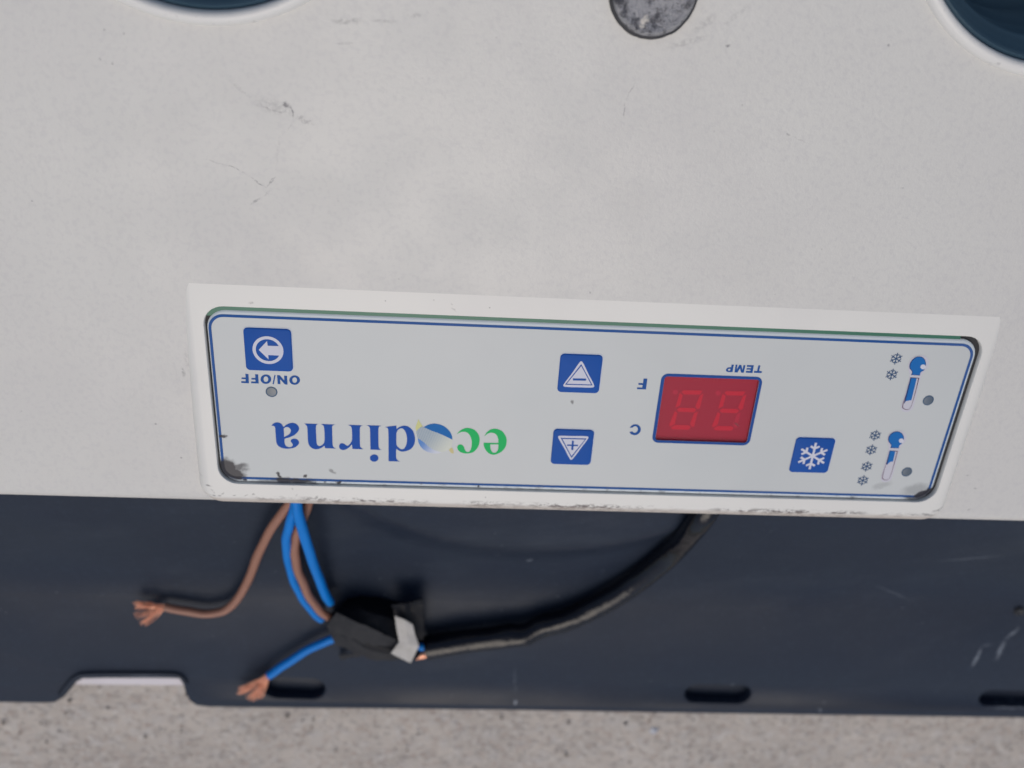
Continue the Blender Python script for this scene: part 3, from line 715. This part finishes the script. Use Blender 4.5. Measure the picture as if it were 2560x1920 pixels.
ink('arrow_symbol', [T(cB, corners([(606, 590), (770, 416), (783, 508), (1005, 515), (1045, 600), (1018, 703), (796, 692), (800, 778)]))], 'ink_white', b, ZS + 0.00002)
cM = crop((1350, 850), 3.6867)
b = button([(188, 125), (580, 143), (542, 492), (160, 480)], cM); b['label'] = 'blue square button with white triangle and minus sign'
ink('triangle_symbol', [T(cM, [(370, 200), (390, 200), (445, 310), (500, 420), (490, 437), (360, 436), (224, 430), (215, 415), (300, 300)]), T(cM, corners([(380, 222), (486, 419), (230, 412)]))], 'ink_white', b, ZS, n=4)
ink('triangle_inner', [T(cM, corners([(380, 240), (471, 410), (247, 403)])), T(cM, corners([(303, 353), (425, 355), (425, 375), (303, 373)]))], 'ink_white', b, ZS)
b = button([(124, 820), (498, 832), (468, 1153), (100, 1143)], cM); b['label'] = 'blue square button with white triangle and plus sign'
ink('triangle_symbol', [T(cM, [(172, 884), (300, 885), (436, 888), (446, 902), (375, 1000), (300, 1098), (280, 1102), (230, 1010), (168, 900)]), T(cM, corners([(190, 901), (430, 907), (290, 1088)]))], 'ink_white', b, ZS, n=4)
ink('triangle_inner', [T(cM, corners([(207, 912), (414, 917), (290, 1070)])), T(cM, corners([(250, 962), (292, 963), (294, 928), (313, 928), (311, 964), (350, 965), (349, 979), (310, 978), (307, 1014), (287, 1013), (290, 977), (249, 976)]))], 'ink_white', b, ZS)
cS = crop((1970, 1080), 14.423)
b = button([(300, 195), (1722, 235), (1430, 1485), (38, 1445)], cS); b['label'] = 'blue square button with white snowflake'
u, v_ = cS((893, 868)); flake('snowflake_symbol', u, v_, 0.00345, 0.00052, 0.00195, 0.00118, 'ink_white', b, ZS)

# --- red two-digit display
ZD = ZL - 0.00085
vv, ff = bridge([lift(WIN, ZL), lift(WIN, ZD)], close_last=True)
disp = obj('display', vv, ff, M['seg_bg'], app); disp['label'] = 'unlit red two-digit display with blue frame'
fr_o = rrect(fx0, fy0, fx1, fy1, 0.0015, 6); fr_i = rrect(wx0 - 0.00002, wy0 - 0.00002, wx1 + 0.00002, wy1 + 0.00002, 0.0007, 6)
vv, ff = bridge([lift(fr_o, ZI), lift(fr_i, ZI)]); obj('frame', vv, ff, M['frame_blue'], disp)
vv, ff = fill([rrect(wx0, wy0, wx1, wy1, 0.0006, 6)], ZL - 0.0003); obj('window', vv, ff, M['window'], disp)
SEG = [[(928, 512), (955, 485), (1228, 490), (1192, 549), (965, 545)], [(905, 522), (948, 555), (908, 702), (840, 736)], [(1190, 562), (1242, 530), (1190, 735), (1155, 757), (1123, 716)],
       [(860, 762), (895, 733), (1110, 738), (1140, 764), (1105, 798), (888, 791)], [(835, 780), (870, 806), (833, 967), (765, 1003), (752, 978)], [(1110, 806), (1162, 790), (1106, 1002), (1075, 1004), (1046, 967)],
       [(773, 1016), (835, 978), (1030, 982), (1062, 1006), (1030, 1046), (800, 1041)]]
for dx, dy in ((0, 0), (608, 13)):
    for i, s in enumerate(SEG):
        ink('segment', [T(cD, corners([(x + dx, y + dy) for x, y in s]))], 'seg_dim' if (dx and i == 5) else 'seg', disp, ZD + 0.00005)
    ink('segment_dot', [T(cD, ellipse(838 + dx, 512 + dy, 38, 36))], 'seg_dim', disp, ZD + 0.00005)

# ------------------------------------------------------------------ dark base
ZF = 0.008                       # flange height
YF = -0.088
def sstep(t): t = max(0.0, min(1.0, t)); return t * t * (3 - 2 * t)
def base_z(x, y):
    z = ZF + 0.016 * sstep((y - YF) / 0.055)
    d = math.hypot(x + 0.008, y - 0.004)
    z += 0.0045 * sstep((0.072 - d) / 0.010) * sstep((y - YF) / 0.02)
    return z
edge = [(-420, 1754), (-150, 1756), (100, 1760), (135, 1759), (158, 1747), (176, 1726), (190, 1708), (206, 1699), (260, 1698), (340, 1698), (420, 1698), (447, 1699), (456, 1712), (463, 1735), (472, 1753), (490, 1766), (520, 1770), (700, 1772), (1000, 1775), (1280, 1778), (1700, 1785), (2200, 1792), (2560, 1797), (2980, 1803)]
E2 = [px(u, v, ZF).to_2d() for u, v in edge]
xl, xr = E2[0].x, E2[-1].x
outl = [Vector((xl, YF))] + E2 + [Vector((xr, YF))]
def inset(lp, d, closed=True):
    out = []; n_ = len(lp)
    for i in range(n_):
        if not closed and i in (0, n_ - 1): out.append(lp[i].copy()); continue
        a = (lp[i] - lp[i-1]).normalized(); b_ = (lp[(i+1) % n_] - lp[i]).normalized()
        na, nb = Vector((-a.y, a.x)), Vector((-b_.y, b_.x)); nn = (na + nb)
        nn = nn.normalized() if nn.length > 1e-6 else na
        out.append(lp[i] + nn * (d / max(0.5, nn.dot(na))))
    return out
slots = []
for u0, u1, v0, v1, sl in ((658, 812, 1696, 1746, 1), (1713, 1878, 1714, 1757, 1), (2450, 2640, 1729, 1765, 1)):
    a = px(u0, (v0 + v1) / 2, ZF); b_ = px(u1, (v0 + v1) / 2 + sl, ZF); c_ = px((u0 + u1) / 2, v0, ZF); d_ = px((u0 + u1) / 2, v1, ZF)
    r = (c_ - d_).length / 2; cx0, cx1 = a.x + r, b_.x - r; cy0 = (c_.y + d_.y) / 2
    lp = []
    for k in range(13): t = math.radians(90 + 180 * k / 12); lp.append(Vector((cx0 + r * math.cos(t), cy0 + r * math.sin(t))))
    for k in range(13): t = math.radians(-90 + 180 * k / 12); lp.append(Vector((cx1 + r * math.cos(t), cy0 - 0.0003 + r * math.sin(t))))
    slots.append(lp)
top = inset(outl, 0.0007); top[0] = outl[0]; top[-1] = outl[-1]
top2 = inset(outl, 0.0002); top2[0] = outl[0]; top2[-1] = outl[-1]
sl_big = [inset(lp, -0.0008) for lp in slots]
vv, ff = fill([top] + [list(reversed(lp)) for lp in sl_big], ZF)
def add(v2, f2):
    b0 = len(vv); vv.extend(v2); ff.extend(tuple(b0 + i for i in t) for t in f2)
def strip(l0, l1):
    n_ = len(l0); add([Vector(p) for p in l0 + l1], [(i, i+1, n_+i+1, n_+i) for i in range(n_ - 1)])
strip(lift(top, ZF), lift(top2, ZF - 0.0003)); strip(lift(top2, ZF - 0.0003), lift(outl, ZF - 0.0010)); strip(lift(outl, ZF - 0.0010), lift(outl, 0.0036))
for lp, bg_ in zip(slots, sl_big):
    v2, f2 = bridge([lift(bg_, ZF), lift(inset(lp, -0.0002), ZF - 0.0003), lift(lp, ZF - 0.0010), lift(lp, 0.0040)], close_last=True); add(v2, f2)
# slope rising under the housing
nx, ny = 110, 46; gx_ = [xl + (xr - xl) * i / nx for i in range(nx + 1)]; gy_ = [YF + (0.03 - YF) * j / ny for j in range(ny + 1)]
add([Vector((x, y, base_z(x, y))) for y in gy_ for x in gx_], [(j*(nx+1)+i, j*(nx+1)+i+1, (j+1)*(nx+1)+i+1, (j+1)*(nx+1)+i) for j in range(ny) for i in range(nx)])
# sides and back so that the base is a closed tub
add([Vector((xl, YF, ZF)), Vector((xl, YF, .0036)), Vector((xl, .03, .0036)), Vector((xl, .03, base_z(xl, .03)))], [(0, 1, 2, 3)])
add([Vector((xr, YF, ZF)), Vector((xr, YF, .0036)), Vector((xr, .03, .0036)), Vector((xr, .03, base_z(xr, .03)))], [(0, 1, 2, 3)])
base = obj('base', vv, ff, M['base'], app, smooth=40)
add_v = [Vector((-HX + .004, 0.03, 0.034)), Vector((HX - .004, 0.03, 0.034)), Vector((HX - .004, HY1 - .004, 0.034)), Vector((-HX + .004, HY1 - .004, 0.034)),
         Vector((-HX + .004, 0.03, 0.0036)), Vector((HX - .004, 0.03, 0.0036)), Vector((HX - .004, HY1 - .004, 0.0036)), Vector((-HX + .004, HY1 - .004, 0.0036))]
obj('rear_tub', add_v, [(4, 5, 1, 0), (5, 6, 2, 1), (6, 7, 3, 2), (7, 4, 0, 3), (7, 6, 5, 4)], M['base'], app)
# raised bead that follows the top of the notch
bead = catmull([px(u, v, ZF + 0.0002) for u, v in ((150, 1738), (168, 1712), (192, 1690), (225, 1684), (330, 1683), (425, 1684), (452, 1690), (466, 1708))], 8)
v2, f2 = tube(bead, 0.0006, 10); obj('notch_bead', v2, f2, M['base'], app, smooth=60)
# white liner seen through the notch
a, b_ = px(190, 1711, 0.004), px(462, 1713, 0.004)
vv = [Vector((a.x, a.y, .0006)), Vector((b_.x, b_.y, .0006)), Vector((b_.x, b_.y + .02, .0006)), Vector((a.x, a.y + .02, .0006))]
vv += [q + Vector((0, 0, 0.0034)) for q in vv]
obj('liner', vv, [(0, 1, 5, 4), (1, 2, 6, 5), (2, 3, 7, 6), (3, 0, 4, 7), (4, 5, 6, 7), (3, 2, 1, 0)], M['liner'], app)
# small screw at the right edge
P = px(2546, 1526, ZF); pz = base_z(P.x, P.y)
vv, ff = bridge(lathe(P.x, P.y, [(0.0016, pz), (0.0016, pz + .0006), (0.0012, pz + .0010), (0.0005, pz + .0007)], 20), close_last=True); obj('screw', vv, ff, M['gap'], app, smooth=40)

# ------------------------------------------------------------------ wires
def on_base(u, v, h):
    """point of pixel (u, v) at height h above the base surface"""
    z = ZF + h
    for _ in range(12):
        p_ = px(u, v, z); z = base_z(p_.x, p_.y) + h
    p_.z = z; return px(u, v, z)
def wire(name, pts, rad, mat, label, cat='wire', group=None):
    path = catmull([on_base(*p) for p in pts], 10)
    path = [q + Vector((noise.noise((i * .13, 1, len(pts))), noise.noise((i * .13, 5, len(pts))), 0)) * 0.0004 for i, q in enumerate(path)]
    c0 = path[0]; root = empty(name, (c0.x, c0.y, base_z(c0.x, c0.y)), label, cat, group)
    sd_ = random.random() * 50
    vv, ff = tube(path, lambda t, a: rad * (1 + 0.07 * noise.noise((t * 14 + sd_, math.cos(a), math.sin(a)))), 16); obj('insulation', vv, ff, M[mat], root, smooth=60)
    return root, path
def strands(root, start, tips, n_, r=0.00008, jit=0.0009):
    vs_, fs_ = [], []
    for i in range(n_):
        tip = tips[i % len(tips)]
        o_ = Vector((random.uniform(-1, 1), random.uniform(-1, 1), random.uniform(-1, 1))) * 0.0008
        t_ = tip + Vector((random.uniform(-1, 1), random.uniform(-1, 1), random.uniform(-.5, .5))) * jit
        mid = start.lerp(t_, 0.5) + Vector((random.uniform(-1, 1), random.uniform(-1, 1), random.uniform(-1, 1))) * jit * 0.7
        vv, ff = tube(catmull([start + o_, mid, t_], 5), r, 6); b0 = len(vs_); vs_ += vv; fs_ += [tuple(b0 + k for k in t) for t in ff]
    obj('copper_strands', vs_, fs_, M['copper'], root, smooth=60, kind='stuff')
RW = 0.00126
root, path = wire('brown_wire', [(412, 1517, .0032), (470, 1528, .0034), (530, 1534, .0036), (580, 1512, .004), (618, 1455, .0048), (646, 1385, .0058), (682, 1315, .0066), (722, 1262, .007), (756, 1222, .007), (790, 1180, .007)],
                  RW, 'brown', 'brown wire with bare copper end reaching out to the left', group='loose wires on the base')
st = path[0]
strands(root, st, [on_base(338, 1506, .0032), on_base(342, 1516, .003), on_base(356, 1558, .0026), on_base(342, 1540, .0025), on_base(340, 1510, .0038), on_base(360, 1562, .0030)], 64)
wire('blue_wire', [(826, 1506, .004), (800, 1455, .0065), (776, 1385, .009), (756, 1320, .010), (742, 1270, .011), (736, 1225, .0105), (730, 1180, .010)], RW * 1.08, 'wire_blue',
     'thick blue wire running straight from the taped joint up under the housing', group='loose wires on the base')
wire('blue_wire', [(806, 1548, .003), (775, 1520, .004), (745, 1475, .005), (724, 1415, .006), (716, 1350, .0075), (728, 1300, .0085), (742, 1250, .0085), (752, 1200, .008)], RW, 'wire_blue',
     'blue wire bowing left behind the brown one at the taped joint', group='loose wires on the base')
wire('brown_wire', [(822, 1542, .0045), (787, 1512, .006), (755, 1455, .0065), (738, 1392, .007), (742, 1335, .0065), (760, 1290, .006), (772, 1255, .006), (785, 1205, .006)], RW, 'brown',
     'short brown wire curving from the taped joint behind the blue wires', group='loose wires on the base')
root, path = wire('blue_wire', [(672, 1689, .0036), (720, 1655, .0036), (775, 1622, .0036), (828, 1598, .0036), (860, 1590, .0036)], RW * 1.05, 'wire_blue',
                  'short blue wire stub with frayed copper end beside the slot', group='loose wires on the base')
strands(root, path[0], [on_base(600, 1722, .003), on_base(606, 1733, .0028), on_base(622, 1746, .0028), on_base(636, 1748, .0026), on_base(652, 1742, .0024), on_base(598, 1730, .0036)], 100)

# black sheathed cable
CP = [(1066, 1620, .0042), (1150, 1606, .0044), (1240, 1594, .0044), (1310, 1582, .0042), (1400, 1556, .004), (1500, 1512, .004), (1600, 1448, .004), (1690, 1372, .004), (1752, 1300, .004), (1790, 1240, .004), (1815, 1190, .004)]
path = catmull([on_base(*p) for p in CP], 20)
c0 = path[0]
cab = empty('black_cable', (c0.x, c0.y, base_z(c0.x, c0.y)), 'glossy black sheathed cable with a kink curving up to the right', 'cable')
def crad(t, a):
    k = math.exp(-((t - 0.30) / 0.030) ** 2); k2 = math.exp(-((t - 0.36) / 0.03) ** 2)
    w = noise.noise((t * 9, math.cos(a) * 0.9, math.sin(a) * 0.9)) * 0.09 + noise.noise((t * 34, math.cos(a) * 1.3, math.sin(a) * 1.3)) * 0.025
    return 0.0036 * (1 - 0.24 * t) * (1 + 0.20 * k * math.cos(a - 0.9) - 0.18 * k2 * math.cos(a - 0.9) - 0.08 * math.cos(2 * a) * (0.4 + t) + w)
vv, ff = tube(path, crad, 32); obj('sheath', vv, ff, M['sheath'], cab, smooth=60)
d0 = (path[0] - path[3]).normalized()
for off_, mat, nm in ((Vector((-0.0002, 0.0016, .0010)), 'wire_blue', 'blue_core'), (Vector((0.0003, -0.0013, .0012)), 'copper', 'copper_core')):
    q = path[0] + off_; vv, ff = tube([q - d0 * .002, q + d0 * .001, q + d0 * .0035], 0.0012, 12); obj(nm, vv, ff, M[mat], cab, smooth=60)

# ------------------------------------------------------------------ taped joint
def slab(name, pts, mat, parent, thick=0.0004, smooth=0, wr=0.0005):
    """thin folded strip: pts = rows of (u, v, h) triples"""
    R_ = [[on_base(*p) for p in r] for r in pts]; K = 6; sd_ = len(name) * 3.1
    R_ = [[r[i].lerp(r[i+1], k / K) for i in range(len(r) - 1) for k in range(K)] + [r[-1]] for r in R_]
    rows = [[a_.lerp(b2, k / K) for a_, b2 in zip(R_[j], R_[j+1])] for j in range(len(R_) - 1) for k in range(K)] + [R_[-1]]
    rows = [[p_ + Vector((0.15 * noise.noise(p_ * 700), 0.15 * noise.noise(p_ * 640 + Vector((3, 0, 0))), noise.noise(p_ * 330 + Vector((sd_, 0, 0))) + 0.5 * noise.noise(p_ * 900))) * wr for p_ in r] for r in rows]
    nr, nc = len(rows), len(rows[0])
    vv = [p for r in rows for p in r]; ff = [(j*nc+i, j*nc+i+1, (j+1)*nc+i+1, (j+1)*nc+i) for j in range(nr-1) for i in range(nc-1)]
    N_ = len(vv); vv += [p - Vector((0, 0, thick)) for p in vv]
    ff += [tuple(reversed([N_ + i for i in t])) for t in ff]
    rim_ = [i for i in range(nc)] + [j*nc + nc-1 for j in range(1, nr)] + [(nr-1)*nc + i for i in range(nc-2, -1, -1)] + [j*nc for j in range(nr-2, 0, -1)]
    for k in range(len(rim_)):
        a_, b2 = rim_[k], rim_[(k+1) % len(rim_)]; ff.append((a_, b2, N_ + b2, N_ + a_))
    return obj(name, vv, ff, M[mat], parent, smooth=smooth)
P = on_base(925, 1590, 0)
tp = empty('taped_joint', P, 'wad of black tape round the wire joint', 'tape')
# wad: lumpy faceted body, ridge along the middle
body = [(826, 1556, .0042), (860, 1562, .0062), (905, 1578, .0075), (950, 1592, .0076), (995, 1606, .0066), (1036, 1618, .0050), (1052, 1621, .0044)]
pth = catmull([on_base(u, v, h * 0.62) for u, v, h in body], 6)
def wrad(t, a):
    env = 0.0022 + 0.0024 * math.sin(math.pi * min(1, max(0, t * 0.94 + 0.03))) ** 0.7
    return env * (1 + 0.10 * math.cos(3 * a + 0.6) + 0.05 * math.sin(5 * a + 14 * t))
vv, ff = tube(pth, wrad, 18); obj('wrap', vv, ff, M['tape_dark'], tp, smooth=50)
slab('matte_strip', [[(841, 1531, .0085), (893, 1554, .0115), (945, 1578, .0115), (997, 1603, .0085)],
                     [(816, 1564, .0076), (880, 1592, .0096), (940, 1614, .0096), (1004, 1626, .0078)],
                     [(838, 1612, .0058), (890, 1634, .0070), (940, 1652, .0070), (1006, 1650, .0060)]], 'tape', tp, .0004, smooth=30)
slab('upper_flap', [[(866, 1500, .0006), (905, 1492, .0006), (955, 1496, .0006), (1000, 1508, .0006)],
                    [(850, 1518, .0050), (900, 1524, .0075), (950, 1538, .0078), (1000, 1556, .0060)],
                    [(842, 1533, .0082), (893, 1556, .0112), (945, 1580, .0112), (998, 1604, .0082)]], 'tape_dark', tp, .0006, smooth=30)  # face turned away from the light, shaded by its darker tape colour
slab('tape_tail', [[(978, 1511, .0075), (1010, 1510, .0080), (1022, 1506, .0066), (1056, 1498, .0075)],
                   [(984, 1526, .0070), (1012, 1522, .0076), (1026, 1516, .0064), (1058, 1512, .0070)],
                   [(990, 1572, .0058), (1016, 1576, .0062), (1032, 1578, .0054), (1060, 1580, .0052)],
                   [(998, 1606, .0050), (1020, 1610, .0052), (1040, 1612, .0046), (1060, 1606, .0040)]], 'tape_dark', tp, .0005, smooth=25)
slab('loose_end', [[(846, 1640, .0020), (880, 1632, .0042), (915, 1620, .0050)], [(850, 1650, .0012), (885, 1645, .0030), (922, 1634, .0040)]], 'tape', tp, .0003)
P = on_base(1015, 1600, 0)
mt = empty('masking_tape_strip', P, 'creased pale masking tape strip folded over the black tape', 'tape')
slab('strip', [[(987, 1541, .0092), (1010, 1549, .0094), (1032, 1562, .0090)],
               [(991, 1572, .0096), (1014, 1577, .0100), (1038, 1588, .0094)],
               [(998, 1605, .0100), (1022, 1608, .0106), (1047, 1613, .0098)]], 'masking', mt, .00025, smooth=20, wr=0.0002)
slab('folded_end', [[(998, 1606, .0101), (1022, 1609, .0107), (1048, 1614, .0099)],
                    [(977, 1634, .0108), (1002, 1646, .0110), (1027, 1657, .0104)]], 'masking', mt, .00025, wr=0.0002)
